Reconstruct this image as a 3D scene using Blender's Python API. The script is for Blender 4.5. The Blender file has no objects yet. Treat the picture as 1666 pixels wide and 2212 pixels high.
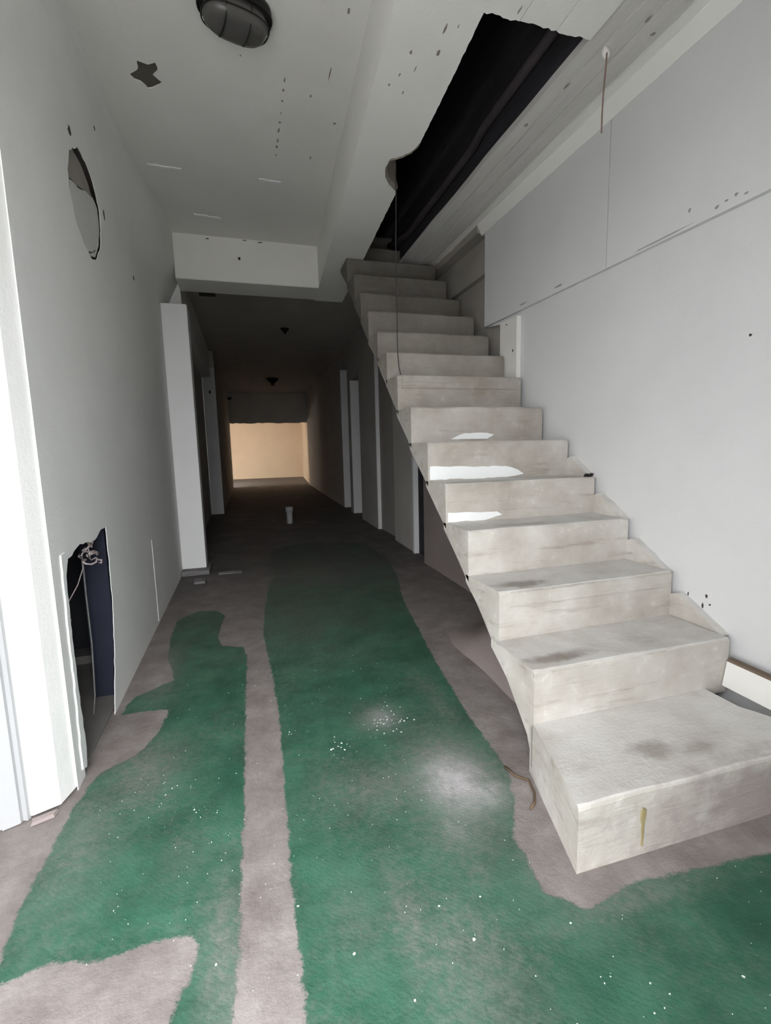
import bpy, bmesh, math, random
import numpy as np
from mathutils import Vector, Matrix
from mathutils.geometry import tessellate_polygon
from mathutils import noise as mnoise
random.seed(7)
SC = bpy.context.scene
COL = SC.collection
# ------------------------------------------------------------------ camera
F_PX, YAW, PITCH, ROLL, CAM_H = 1022.3, 0.288485, -0.134793, -0.0245841, 1.25
fw = Vector((math.sin(YAW)*math.cos(PITCH), math.cos(YAW)*math.cos(PITCH), math.sin(PITCH)))
rt = Vector((math.cos(YAW), -math.sin(YAW), 0)); up = rt.cross(fw)
r2 = rt*math.cos(ROLL)+up*math.sin(ROLL); u2 = -rt*math.sin(ROLL)+up*math.cos(ROLL)
cd = bpy.data.cameras.new('camera'); cam = bpy.data.objects.new('camera', cd); COL.objects.link(cam)
cd.sensor_fit = 'HORIZONTAL'; cd.sensor_width = 36.0; cd.lens = 36.0*F_PX/1666.0
cd.clip_start = 0.02; cd.clip_end = 200
M = Matrix((r2, u2, -fw)).transposed().to_4x4(); M.translation = Vector((0, 0, CAM_H)); cam.matrix_world = M
SC.camera = cam
# ------------------------------------------------------------------ sky and light
w = bpy.data.worlds.new('overcast_sky'); SC.world = w; w.use_nodes = True
bg = w.node_tree.nodes['Background']; bg.inputs[0].default_value = (0.975, 0.985, 1.0, 1); bg.inputs[1].default_value = 10.0

def area(name, loc, tgt, sx, sy, power, color, portal=False):
    l = bpy.data.lights.new(name, 'AREA'); l.shape = 'RECTANGLE'; l.size = sx; l.size_y = sy
    l.energy = power; l.color = color
    o = bpy.data.objects.new(name, l); COL.objects.link(o); o.location = loc
    d = Vector(tgt)-Vector(loc); o.rotation_euler = d.to_track_quat('-Z', 'Y').to_euler()
    if portal: l.cycles.is_portal = True
    return o
# warm daylight coming through the side window of the far room
area('far_window_light', (-2.42, 20.05, 1.375), (0.6, 20.4, 1.1), 0.86, 0.7, 14, (1.0, 0.80, 0.56))
area('street_opening_portal', (-0.34, -0.15, 1.25), (-0.34, 2.0, 1.25), 1.26, 2.5, 1, (1, 1, 1), True)
vs = SC.view_settings
vs.view_transform = 'Standard'; vs.look = 'None'; vs.exposure = 0.66; vs.gamma = 1.0; vs.use_curve_mapping = False
try:
    SC.cycles.use_denoising = True; SC.cycles.max_bounces = 8; SC.cycles.diffuse_bounces = 6; SC.cycles.use_adaptive_sampling = True; SC.cycles.adaptive_threshold = 0.03
except Exception: pass

# ------------------------------------------------------------------ materials
def srgb(r, g, b):
    f = lambda v: (v/255/12.92) if v/255 <= 0.04045 else ((v/255+0.055)/1.055)**2.4
    return (f(r), f(g), f(b), 1)
def new_mat(name, rough=0.9):
    m = bpy.data.materials.new(name); m.use_nodes = True
    nt = m.node_tree; b = nt.nodes['Principled BSDF']; b.inputs['Roughness'].default_value = rough
    b.inputs['Specular IOR Level'].default_value = 0.25
    return m, nt, b
def N(nt, t, **kw):
    n = nt.nodes.new(t)
    for k, v in kw.items(): setattr(n, k, v)
    return n
def pos(nt, scale=(1, 1, 1)):
    g = N(nt, 'ShaderNodeNewGeometry'); mp = N(nt, 'ShaderNodeMapping'); mp.inputs['Scale'].default_value = scale
    nt.links.new(g.outputs['Position'], mp.inputs['Vector']); return mp.outputs['Vector']
def noise(nt, vec, scale, detail=4, rough=0.55):
    n = N(nt, 'ShaderNodeTexNoise'); n.inputs['Scale'].default_value = scale; n.inputs['Detail'].default_value = detail
    n.inputs['Roughness'].default_value = rough; nt.links.new(vec, n.inputs['Vector']); return n.outputs['Fac']
def ramp(nt, fac, stops, interp='LINEAR'):
    r = N(nt, 'ShaderNodeValToRGB'); r.color_ramp.interpolation = interp
    e = r.color_ramp.elements
    while len(e) < len(stops): e.new(0.5)
    for i, (p, c) in enumerate(stops): e[i].position = p; e[i].color = c
    nt.links.new(fac, r.inputs['Fac']); return r.outputs['Color']
def g4(v): return (v, v, v, 1)
def mix(nt, fac, a, b, mode='MIX'):
    n = N(nt, 'ShaderNodeMix', data_type='RGBA', blend_type=mode)
    for s, v in ((0, fac), (6, a), (7, b)):
        if hasattr(v, 'is_linked') or hasattr(v, 'links'): nt.links.new(v, n.inputs[s])
        else: n.inputs[s].default_value = v
    return n.outputs[2]
def math_(nt, op, a, b=0.0, clamp=False):
    n = N(nt, 'ShaderNodeMath', operation=op); n.use_clamp = clamp
    for i, v in enumerate((a, b)):
        if hasattr(v, 'links'): nt.links.new(v, n.inputs[i])
        else: n.inputs[i].default_value = v
    return n.outputs[0]
def bump(nt, b, h, strength, dist=0.01):
    n = N(nt, 'ShaderNodeBump'); n.inputs['Strength'].default_value = strength; n.inputs['Distance'].default_value = dist
    nt.links.new(h, n.inputs['Height']); nt.links.new(n.outputs['Normal'], b.inputs['Normal'])

def plaster(name, col, var=0.06, stain=0.25, grain=(1, 1, 1), bs=0.15, rough=0.85):
    m, nt, b = new_mat(name, rough); v = pos(nt, grain)
    c = Vector(col[:3])
    lo = tuple(c*(1-var))+(1,); hi = tuple(c*(1+var*0.4))+(1,)
    base = ramp(nt, noise(nt, v, 2.2, 5), [(0.3, lo), (0.7, hi)])
    sp = ramp(nt, noise(nt, v, 9, 8, 0.7), [(0.66, g4(0)), (0.78, g4(1))])
    f = math_(nt, 'MULTIPLY', sp, stain)
    cc = mix(nt, f, base, tuple(c*0.62)+(1,))
    nt.links.new(cc, b.inputs['Base Color'])
    bump(nt, b, math_(nt, 'ADD', noise(nt, v, 6, 3), math_(nt, 'MULTIPLY', noise(nt, v, 90, 2), 0.25)), bs, 0.02)
    return m
M_WALL = plaster('white_wall_plaster', (0.83, 0.83, 0.82), 0.04, 0.10)
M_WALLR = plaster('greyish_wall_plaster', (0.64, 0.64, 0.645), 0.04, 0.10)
M_CEIL = plaster('white_ceiling_paint', (0.76, 0.745, 0.725), 0.04, 0.15)
M_BEAM = plaster('white_beam_paint', (0.78, 0.77, 0.745), 0.04, 0.12)
M_BOARD = plaster('board_marked_concrete_paint', (0.60, 0.585, 0.565), 0.08, 0.4, (14, 0.6, 14), 0.35)
M_PIER = plaster('pier_paint', (0.82, 0.82, 0.82), 0.03, 0.1)
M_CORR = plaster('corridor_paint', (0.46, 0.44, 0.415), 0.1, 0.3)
M_JAMB = plaster('jamb_paint', (0.62, 0.62, 0.63), 0.05, 0.1)
M_CREAM = plaster('far_room_cream_paint', (0.60, 0.47, 0.33), 0.05, 0.1)
M_FRAME = plaster('door_frame_grey_paint', (0.40, 0.405, 0.415), 0.03, 0.05, bs=0.05, rough=0.5)
M_RAW = plaster('bare_brown_concrete', (0.30, 0.265, 0.235), 0.25, 0.5, bs=0.4)
M_PINK = plaster('pinkish_bare_mortar', (0.40, 0.35, 0.335), 0.15, 0.3, bs=0.3)
M_RAWWALL = plaster('unpainted_wall_render', (0.34, 0.315, 0.29), 0.15, 0.4, bs=0.3)
M_UNDER = plaster('pinkish_brown_render', (0.27, 0.225, 0.215), 0.12, 0.3, bs=0.3)
M_SHAFT = plaster('unlit_dark_render', (0.035, 0.032, 0.038), 0.5, 0.4, (12, 0.5, 3), 0.3)  # near-black colour stands in for the missing light up the shaft
M_CAVITY = plaster('dark_cavity_render', (0.035, 0.036, 0.042), 0.4, 0.3)
M_CAVBLUE = plaster('dark_blue_panel_paint', (0.022, 0.025, 0.042), 0.3, 0.3)
M_DUST = plaster('dusty_cavity_floor', (0.22, 0.21, 0.20), 0.3, 0.3)
M_PATCH = plaster('fresh_plaster_patch', (0.64, 0.645, 0.63), 0.1, 0.25, bs=0.4)
M_VOID = plaster('dark_brown_ceiling_void', (0.10, 0.092, 0.08), 0.4, 0.3)
M_CHIP = plaster('chipped_dark_spot', (0.06, 0.05, 0.045), 0.3, 0.1)
M_WHITEPAINT = plaster('bright_white_paint', (0.80, 0.82, 0.82), 0.04, 0.1, bs=0.1)
M_PANELW = plaster('white_board_coating', (0.74, 0.73, 0.70), 0.04, 0.1, bs=0.05, rough=0.5)
M_BROWN = plaster('brown_board_edge', (0.16, 0.12, 0.09), 0.3, 0.3)
M_PIPE = plaster('grey_plastic_pipe', (0.33, 0.33, 0.33), 0.05, 0.1, bs=0.02, rough=0.5)
M_BLOCK = plaster('grey_concrete_block', (0.22, 0.21, 0.215), 0.2, 0.3, bs=0.4)
M_OUT = plaster('street_concrete', (0.30, 0.295, 0.285), 0.1, 0.3)

def flat(name, col, rough=0.6, metal=0.0):
    m, nt, b = new_mat(name, rough); v = pos(nt)
    c = Vector(col)
    nt.links.new(ramp(nt, noise(nt, v, 30, 3), [(0.3, tuple(c*0.85)+(1,)), (0.7, tuple(c*1.1)+(1,))]), b.inputs['Base Color'])
    b.inputs['Metallic'].default_value = metal; return m
M_BLACK = flat('black_enamel', (0.012, 0.011, 0.010), 0.45)
M_WIREDARK = flat('dark_wire', (0.05, 0.045, 0.045), 0.6)
M_WIREPINK = flat('pink_cable_sheath', (0.26, 0.17, 0.15), 0.6)
M_WIREGREY = flat('grey_wire', (0.20, 0.20, 0.20), 0.6)
M_WIREWHITE = flat('pale_pink_wire', (0.62, 0.52, 0.52), 0.6)
M_RUBBLE = flat('rubble', (0.16, 0.15, 0.14), 0.9)
M_FLAKE = flat('white_paint_flake', (0.72, 0.78, 0.75), 0.7)
M_YELLOW = flat('dried_yellow_mortar_stain', (0.30, 0.25, 0.13), 0.9)
M_FOAMBROWN = flat('brown_cord', (0.13, 0.09, 0.06), 0.8)

def glass_mat():
    m, nt, b = new_mat('smoky_grey_glass', 0.25)
    b.inputs['Base Color'].default_value = (0.13, 0.125, 0.12, 1)
    b.inputs['Transmission Weight'].default_value = 0.35
    return m
M_GLASS = glass_mat()

def concrete_step(name='dusty_cast_concrete', k=1.0, dusty=1.0):
    m, nt, b = new_mat(name, 0.92)
    v = pos(nt, (1, 1, 1)); vs_ = pos(nt, (0.6, 1.6, 6.0))
    stains_and_shade = []
    wob = math_(nt, 'MULTIPLY', math_(nt, 'SUBTRACT', noise(nt, v, 11, 5, 0.65), 0.5), 1.8)
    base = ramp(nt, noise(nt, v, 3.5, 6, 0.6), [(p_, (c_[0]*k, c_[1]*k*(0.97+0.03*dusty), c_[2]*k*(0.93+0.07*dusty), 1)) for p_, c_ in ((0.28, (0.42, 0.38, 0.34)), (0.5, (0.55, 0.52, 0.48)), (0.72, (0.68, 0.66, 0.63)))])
    st = ramp(nt, noise(nt, vs_, 4.5, 8, 0.68), [(0.56, g4(0)), (0.72, g4(1))])
    c = mix(nt, math_(nt, 'MULTIPLY', st, 0.55), base, (0.23, 0.185, 0.145, 1))
    du = ramp(nt, noise(nt, v, 14, 8, 0.7), [(0.60, g4(0)), (0.68, g4(1))])
    c = mix(nt, math_(nt, 'MULTIPLY', du, 0.35*dusty), c, (0.76, 0.745, 0.72, 1))
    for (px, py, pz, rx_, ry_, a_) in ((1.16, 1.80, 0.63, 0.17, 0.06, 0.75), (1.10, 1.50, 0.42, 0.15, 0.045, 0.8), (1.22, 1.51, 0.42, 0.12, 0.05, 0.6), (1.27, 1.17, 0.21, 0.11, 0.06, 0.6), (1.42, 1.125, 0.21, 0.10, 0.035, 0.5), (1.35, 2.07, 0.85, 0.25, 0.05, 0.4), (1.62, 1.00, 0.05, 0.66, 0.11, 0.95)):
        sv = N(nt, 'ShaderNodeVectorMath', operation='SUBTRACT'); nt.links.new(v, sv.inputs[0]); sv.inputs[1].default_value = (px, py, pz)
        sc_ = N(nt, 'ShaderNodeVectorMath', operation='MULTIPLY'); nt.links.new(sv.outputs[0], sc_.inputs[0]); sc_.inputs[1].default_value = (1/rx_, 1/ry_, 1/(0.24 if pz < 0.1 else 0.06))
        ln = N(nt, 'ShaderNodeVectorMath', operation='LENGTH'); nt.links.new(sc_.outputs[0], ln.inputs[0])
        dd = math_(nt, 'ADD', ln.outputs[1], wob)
        stains_and_shade.append(math_(nt, 'MULTIPLY', ramp(nt, dd, [(0.35, g4(1)), (1.0, g4(0))]), a_))
    # dust lies on the faces that look up
    g = N(nt, 'ShaderNodeNewGeometry'); sx = N(nt, 'ShaderNodeSeparateXYZ'); nt.links.new(g.outputs['True Normal'], sx.inputs[0])
    upf = math_(nt, 'MULTIPLY', math_(nt, 'GREATER_THAN', sx.outputs[2], 0.7), ramp(nt, noise(nt, v, 5, 6, 0.65), [(0.3, g4(0.15*dusty)), (0.6, g4(0.75*dusty))]))
    c = mix(nt, upf, c, (0.66, 0.65, 0.635, 1))
    for qi, q in enumerate(stains_and_shade): c = mix(nt, q, c, (0.33, 0.285, 0.27, 1) if qi == 6 else (0.24, 0.21, 0.18, 1))  # last entry: pinkish mortar tone with shade painted in, front of lowest step
    nt.links.new(c, b.inputs['Base Color'])
    bump(nt, b, math_(nt, 'ADD', noise(nt, vs_, 7, 6, 0.6), math_(nt, 'MULTIPLY', noise(nt, v, 70, 4, 0.7), 0.4)), 0.3, 0.02)
    return m
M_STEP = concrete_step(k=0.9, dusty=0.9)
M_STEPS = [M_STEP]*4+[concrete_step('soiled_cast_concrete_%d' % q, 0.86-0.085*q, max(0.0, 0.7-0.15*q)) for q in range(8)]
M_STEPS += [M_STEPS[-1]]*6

def floor_mat():
    m, nt, b = new_mat('green_painted_screed', 0.75)
    v = pos(nt)
    at = lambda n: N(nt, 'ShaderNodeAttribute', attribute_name=n).outputs['Fac']
    sd, wear, dust = at('paint'), at('wear'), at('dust')
    n1 = noise(nt, v, 17, 8, 0.72); n2 = noise(nt, v, 140, 4, 0.7)
    jag = math_(nt, 'ADD', math_(nt, 'MULTIPLY', math_(nt, 'SUBTRACT', n1, 0.5), 0.058), math_(nt, 'MULTIPLY', math_(nt, 'SUBTRACT', n2, 0.5), 0.022))
    mask = math_(nt, 'MULTIPLY_ADD', math_(nt, 'ADD', sd, jag), 120.0, True)
    mask.node.inputs[2].default_value = 0.5
    green = ramp(nt, noise(nt, v, 4.5, 7, 0.6), [(0.28, (0.018, 0.070, 0.044, 1)), (0.5, (0.030, 0.108, 0.068, 1)), (0.72, (0.050, 0.155, 0.100, 1))])
    bare = ramp(nt, noise(nt, v, 7, 8, 0.65), [(0.28, (0.17, 0.145, 0.137, 1)), (0.55, (0.25, 0.222, 0.212, 1)), (0.75, (0.32, 0.292, 0.28, 1))])
    # scuffed dust over the paint: streaky + per-area wear
    sp1 = ramp(nt, noise(nt, v, 34, 8, 0.75), [(0.42, g4(0)), (0.74, g4(1))])
    sp2 = ramp(nt, noise(nt, v, 3.2, 5, 0.6), [(0.36, g4(0.0)), (0.68, g4(1))])
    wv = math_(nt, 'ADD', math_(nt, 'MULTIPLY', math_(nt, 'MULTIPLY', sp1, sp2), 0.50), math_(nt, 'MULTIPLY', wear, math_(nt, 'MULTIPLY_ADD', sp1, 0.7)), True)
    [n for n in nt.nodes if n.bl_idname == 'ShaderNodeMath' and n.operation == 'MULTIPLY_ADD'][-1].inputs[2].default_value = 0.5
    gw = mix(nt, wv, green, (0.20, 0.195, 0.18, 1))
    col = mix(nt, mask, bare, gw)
    gr = math_(nt, 'MULTIPLY', at('depth_tone'), ramp(nt, noise(nt, v, 2.6, 7, 0.65), [(0.3, g4(0.55)), (0.6, g4(1))]))
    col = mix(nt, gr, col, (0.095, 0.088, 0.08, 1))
    dfac = math_(nt, 'MULTIPLY', dust, ramp(nt, noise(nt, v, 16, 7, 0.65), [(0.3, g4(0.45)), (0.6, g4(1))]))
    col = mix(nt, dfac, col, (0.50, 0.48, 0.49, 1))
    wm = pos(nt, (1, 1, 1))
    wt = N(nt, 'ShaderNodeTexWave', wave_type='BANDS', bands_direction='DIAGONAL'); wt.inputs['Scale'].default_value = 34
    wt.inputs['Distortion'].default_value = 5.0; wt.inputs['Detail'].default_value = 2; nt.links.new(wm, wt.inputs['Vector'])
    rib = math_(nt, 'MULTIPLY', math_(nt, 'MULTIPLY', wt.outputs['Fac'], mask), 0.03)
    nt.links.new(col, b.inputs['Base Color'])
    hgt = math_(nt, 'ADD', math_(nt, 'ADD', math_(nt, 'MULTIPLY', mask, 0.25), rib), math_(nt, 'MULTIPLY', noise(nt, v, 45, 6, 0.7), 0.6))
    bump(nt, b, hgt, 0.5, 0.012)
    return m
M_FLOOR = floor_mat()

# ------------------------------------------------------------------ mesh helpers
def link(name, verts, faces, mat, parent=None, kind=None, smooth=False, mats=None):
    me = bpy.data.meshes.new(name); me.from_pydata([tuple(v) for v in verts], [], faces); me.update()
    bm = bmesh.new(); bm.from_mesh(me); bmesh.ops.recalc_face_normals(bm, faces=bm.faces); bm.to_mesh(me); bm.free()
    me.materials.append(mat)
    if smooth:
        for p in me.polygons: p.use_smooth = True
    o = bpy.data.objects.new(name, me); COL.objects.link(o)
    if parent: o.parent = parent
    if kind: o['kind'] = kind
    return o
def bm_link(name, bm, mat, parent=None, kind=None, smooth=False):
    me = bpy.data.meshes.new(name); bmesh.ops.recalc_face_normals(bm, faces=bm.faces); bm.to_mesh(me); bm.free()
    me.materials.append(mat)
    if smooth:
        for p in me.polygons: p.use_smooth = True
    o = bpy.data.objects.new(name, me); COL.objects.link(o)
    if parent: o.parent = parent
    if kind: o['kind'] = kind
    return o
def boxg(x0, x1, y0, y1, z0, z1):
    v = [(x, y, z) for x in (x0, x1) for y in (y0, y1) for z in (z0, z1)]
    f = [(0, 1, 3, 2), (4, 6, 7, 5), (0, 4, 5, 1), (2, 3, 7, 6), (0, 2, 6, 4), (1, 5, 7, 3)]
    return v, f
def box(name, x0, x1, y0, y1, z0, z1, mat, parent=None, kind=None, bev=0.0):
    v, f = boxg(x0, x1, y0, y1, z0, z1)
    bm = bmesh.new(); vv = [bm.verts.new(p) for p in v]
    for q in f: bm.faces.new([vv[i] for i in q])
    if bev: bmesh.ops.bevel(bm, geom=list(bm.edges), offset=bev, segments=2, affect='EDGES')
    return bm_link(name, bm, mat, parent, kind)
def slab(name, outer, holes, to3, depth, mat, parent=None, kind=None, skip_side=None):
    """flat slab from an outline with holes in (u,v); to3(u,v,w) places it, w runs 0..depth"""
    loops = [list(outer)]+[list(h) for h in holes]
    tri = tessellate_polygon([[Vector((u, v, 0)) for u, v in l] for l in loops])
    flatp = [q for l in loops for q in l]; n = len(flatp)
    verts = [to3(u, v, 0) for u, v in flatp]+[to3(u, v, depth) for u, v in flatp]
    faces = [tuple(t) for t in tri]+[tuple(i+n for i in reversed(t)) for t in tri]
    k = 0
    for l in loops:
        m = len(l)
        for i in range(m):
            a, b_ = k+i, k+(i+1) % m; faces.append((a, b_, b_+n, a+n))
        k += m
    return link(name, verts, faces, mat, parent, kind)
def ragged(pts, step=0.02, amp=0.006, closed=True, seed=0):
    rnd = random.Random(seed); out = []
    m = len(pts)
    for i in range(m if closed else m-1):
        a, b_ = Vector(pts[i]), Vector(pts[(i+1) % m]); L = (b_-a).length; k = max(1, int(L/step))
        nrm = Vector((-(b_-a).y, (b_-a).x))/max(L, 1e-6)
        for j in range(k):
            q = a+(b_-a)*(j/k)
            if j: q = q+nrm*rnd.uniform(-amp, amp)
            out.append((q.x, q.y))
    if not closed: out.append(tuple(pts[-1]))
    return out
def tube(name, pts, r, mat, parent=None, sides=6, smooth=True):
    bm = bmesh.new(); rings = []; pts = [Vector(p) for p in pts]
    for i, p in enumerate(pts):
        t = (pts[min(i+1, len(pts)-1)]-pts[max(i-1, 0)]).normalized()
        a = t.orthogonal().normalized(); b_ = t.cross(a)
        rings.append([bm.verts.new(p+a*r*math.cos(2*math.pi*k/sides)+b_*r*math.sin(2*math.pi*k/sides)) for k in range(sides)])
    # keep rings from twisting
    for i in range(1, len(rings)):
        best = min(range(sides), key=lambda s: (rings[i][s].co-pts[i]-(rings[i-1][0].co-pts[i-1])).length)
        rings[i] = rings[i][best:]+rings[i][:best]
        for k in range(sides):
            bm.faces.new((rings[i-1][k], rings[i-1][(k+1) % sides], rings[i][(k+1) % sides], rings[i][k]))
    bm.faces.new(rings[0][::-1]); bm.faces.new(rings[-1])
    return bm_link(name, bm, mat, parent, smooth=smooth)
def thing(name, label, cat, loc=(0, 0, 0), group=None):
    o = bpy.data.objects.new(name, None); o.empty_display_size = 0.1; COL.objects.link(o); o.location = loc
    o['label'] = label; o['category'] = cat
    if group: o['group'] = group
    return o
def tag(o, label, cat, group=None):
    o['label'] = label; o['category'] = cat
    if group: o['group'] = group
    return o
def attach(o, parent):
    """parent without moving (parents are only translated)"""
    o.parent = parent; o.matrix_parent_inverse = Matrix.Translation(-parent.location)
    return o
def decals(name, spots, place, mat, parent, seed=1):
    """thin irregular chips 1 mm proud of a surface; spots: (u, v, ru, rv); joined, uncountable"""
    rnd = random.Random(seed); verts = []; faces = []
    for (u, v, ru, rv) in spots:
        k = 9; b0 = len(verts)
        ring = [(u+ru*math.cos(2*math.pi*i/k)*rnd.uniform(0.55, 1.2), v+rv*math.sin(2*math.pi*i/k)*rnd.uniform(0.55, 1.2)) for i in range(k)]
        for q in ring: verts.append(place(q[0], q[1], -0.001))
        for q in ring: verts.append(place(u+(q[0]-u)*0.9, v+(q[1]-v)*0.9, 0.0012))
        faces.append(tuple(range(b0+k, b0+2*k)))
        for i in range(k): faces.append((b0+i, b0+(i+1) % k, b0+k+(i+1) % k, b0+k+i))
    return link(name, verts, faces, mat, parent, 'stuff')

# ------------------------------------------------------------------ FLOOR (paint outline stored as signed distance)
def sdf(poly, X, Y):
    P = np.array(poly, float); d = np.full(X.shape, 1e9); ins = np.zeros(X.shape, bool)
    for i in range(len(P)):
        a, b_ = P[i], P[(i+1) % len(P)]; e = b_-a
        t = np.clip(((X-a[0])*e[0]+(Y-a[1])*e[1])/(e@e+1e-12), 0, 1)
        d = np.minimum(d, np.hypot(X-a[0]-t*e[0], Y-a[1]-t*e[1]))
        c = ((a[1] > Y) != (b_[1] > Y)) & (X < (b_[0]-a[0])*(Y-a[1])/(b_[1]-a[1]+1e-12)+a[0]); ins ^= c
    return np.where(ins, d, -d)
LEFT_PAINT = [(-0.655, 1.205), (-0.52, 1.22), (-0.41, 1.185), (-0.30, 1.20), (-0.20, 1.185), (-0.18, 1.13), (-0.21, 1.05), (-0.24, 0.98), (-0.33, -0.3), (-0.13, -0.3),
              (-0.10, 0.95), (-0.09, 1.06), (-0.08, 1.31), (-0.07, 1.72), (-0.06, 2.43), (-0.05, 2.89), (-0.07, 3.05), (-0.21, 3.13), (-0.24, 3.32), (-0.2, 3.72),
              (-0.27, 3.86), (-0.42, 3.90), (-0.54, 3.75), (-0.55, 3.45), (-0.52, 3.05), (-0.47, 2.86), (-0.44, 2.72), (-0.52, 2.66), (-0.62, 2.58), (-0.64, 2.42), (-0.50, 2.42), (-0.42, 2.40), (-0.44, 2.20), (-0.50, 2.06), (-0.62, 1.98),
              (-0.66, 1.80), (-0.665, 1.60), (-0.675, 1.42)]
RIGHT_PAINT = [(0.05, -0.3), (0.06, 0.9), (0.06, 1.07), (0.06, 1.27), (0.07, 1.55), (0.08, 1.9), (0.09, 2.24), (0.08, 2.65), (0.06, 3.23), (0.10, 3.83), (0.16, 4.43), (0.22, 4.75), (0.24, 5.6), (0.30, 6.2),
               (0.9, 6.4), (1.5, 6.0), (1.5, 5.0), (1.38, 4.3), (1.20, 3.6), (1.01, 2.44), (0.94, 1.9), (0.91, 1.5), (0.86, 1.36), (0.76, 1.2), (0.74, 1.0), (0.82, 0.925), (1.0, 0.955), (1.22, 0.93), (1.5, 0.90), (1.96, 0.88), (1.96, -0.3)]
def build_floor():
    xs = np.concatenate([np.arange(-0.98, 2.0, 0.022), [2.1, 2.4, 2.75]]); xs = np.concatenate([[-2.6, -1.7, -1.3], xs])
    ys = np.concatenate([[-0.24], np.arange(0.30, 3.2, 0.022), np.arange(3.2, 6.0, 0.045), np.arange(6.0, 23.2, 0.5)])
    X, Y = np.meshgrid(xs, ys)
    sd = np.maximum(sdf(LEFT_PAINT, X, Y), sdf(RIGHT_PAINT, X, Y))
    def blob(l):
        o = np.zeros(X.shape)
        for (x, y, rx, ry, a) in l: o = np.maximum(o, a*np.exp(-(((X-x)/rx)**2+((Y-y)/ry)**2)))
        return o
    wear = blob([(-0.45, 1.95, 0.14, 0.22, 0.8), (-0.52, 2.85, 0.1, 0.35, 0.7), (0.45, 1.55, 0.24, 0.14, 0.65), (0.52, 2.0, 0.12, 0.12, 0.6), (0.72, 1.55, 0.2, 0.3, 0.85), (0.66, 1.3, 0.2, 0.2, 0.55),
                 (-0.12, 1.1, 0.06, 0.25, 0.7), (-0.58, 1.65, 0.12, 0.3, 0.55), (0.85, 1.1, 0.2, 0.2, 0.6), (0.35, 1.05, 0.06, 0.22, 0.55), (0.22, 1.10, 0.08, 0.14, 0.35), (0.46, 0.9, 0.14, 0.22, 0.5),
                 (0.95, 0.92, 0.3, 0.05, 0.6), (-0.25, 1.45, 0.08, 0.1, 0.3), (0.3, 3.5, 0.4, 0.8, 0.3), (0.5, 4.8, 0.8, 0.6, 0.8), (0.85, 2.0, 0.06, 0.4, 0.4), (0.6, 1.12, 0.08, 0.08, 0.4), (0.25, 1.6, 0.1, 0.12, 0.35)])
    depth_tone = np.clip((Y-2.5)/2.6, 0, 1)*0.88  # dark brown tone that grows with distance into the corridor
    dust = blob([(0.69, 1.49, 0.11, 0.14, 0.95), (0.76, 1.42, 0.08, 0.09, 0.7), (0.55, 1.98, 0.07, 0.08, 0.35), (0.60, 1.30, 0.05, 0.08, 0.2)])
    nx, ny = len(xs), len(ys)
    verts = [(x, y, 0.0) for x, y in zip(X.ravel(), Y.ravel())]
    faces = [(j*nx+i, j*nx+i+1, (j+1)*nx+i+1, (j+1)*nx+i) for j in range(ny-1) for i in range(nx-1)]
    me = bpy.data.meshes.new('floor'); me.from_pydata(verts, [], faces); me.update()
    for nm, arr in (('paint', sd), ('wear', wear), ('dust', dust), ('depth_tone', depth_tone)):
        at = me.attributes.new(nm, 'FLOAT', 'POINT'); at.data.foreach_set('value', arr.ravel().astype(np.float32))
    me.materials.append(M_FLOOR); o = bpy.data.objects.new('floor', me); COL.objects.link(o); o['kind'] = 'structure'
    return o
FLOOR = build_floor()
box('pavement', -40, 40, -40, -0.24, -0.12, -0.002, M_OUT, None, 'structure')


# ------------------------------------------------------------------ LEFT WALL with low opening and old round duct hole
XL = -0.67
HOLE_L = [(1.99, -0.02), (2.44, -0.02), (2.55, 0.29), (2.60, 0.51), (2.615, 0.75), (2.61, 0.885), (2.50, 0.89), (2.39, 0.868), (2.28, 0.888), (2.20, 0.872), (2.10, 0.885), (2.04, 0.86), (1.99, 0.885)]
HOLE_L = [(1.985, 0.0)]+ragged([(2.44, 0.0), (2.55, 0.29), (2.60, 0.51), (2.615, 0.75), (2.61, 0.90), (2.52, 0.895), (2.42, 0.865), (2.33, 0.872), (2.22, 0.885), (2.14, 0.87), (2.08, 0.855), (1.99, 0.88)], 0.03, 0.006, False, 3)
DUCT = ragged([(2.66, 2.63), (2.605, 2.52), (2.60, 2.44), (2.64, 2.34), (2.74, 2.265), (2.85, 2.235), (2.95, 2.26), (3.07, 2.37), (3.12, 2.48), (3.12, 2.59), (3.04, 2.68), (2.93, 2.72), (2.80, 2.72)], 0.03, 0.006, True, 5)
outer_l = [(1.92, 0.0), (1.985-0.001, 0.0)]
wl = slab('wall_left', [(1.90, 0.0), (1.984, 0.0)]+HOLE_L[1:][::-1]+[(2.441, 0.0), (5.25, 0.0), (5.25, 3.5), (1.90, 3.5)] if False else
          [(1.90, 0.0), (1.985, 0.0)]+[(1.99, 0.88)]+HOLE_L[1:-1][::-1]+[(5.25, 0.0), (5.25, 3.5), (1.90, 3.5)],
          [DUCT], lambda u, v, w_: (XL-w_, u, v), 0.003, M_WALL, None, 'structure')
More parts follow.
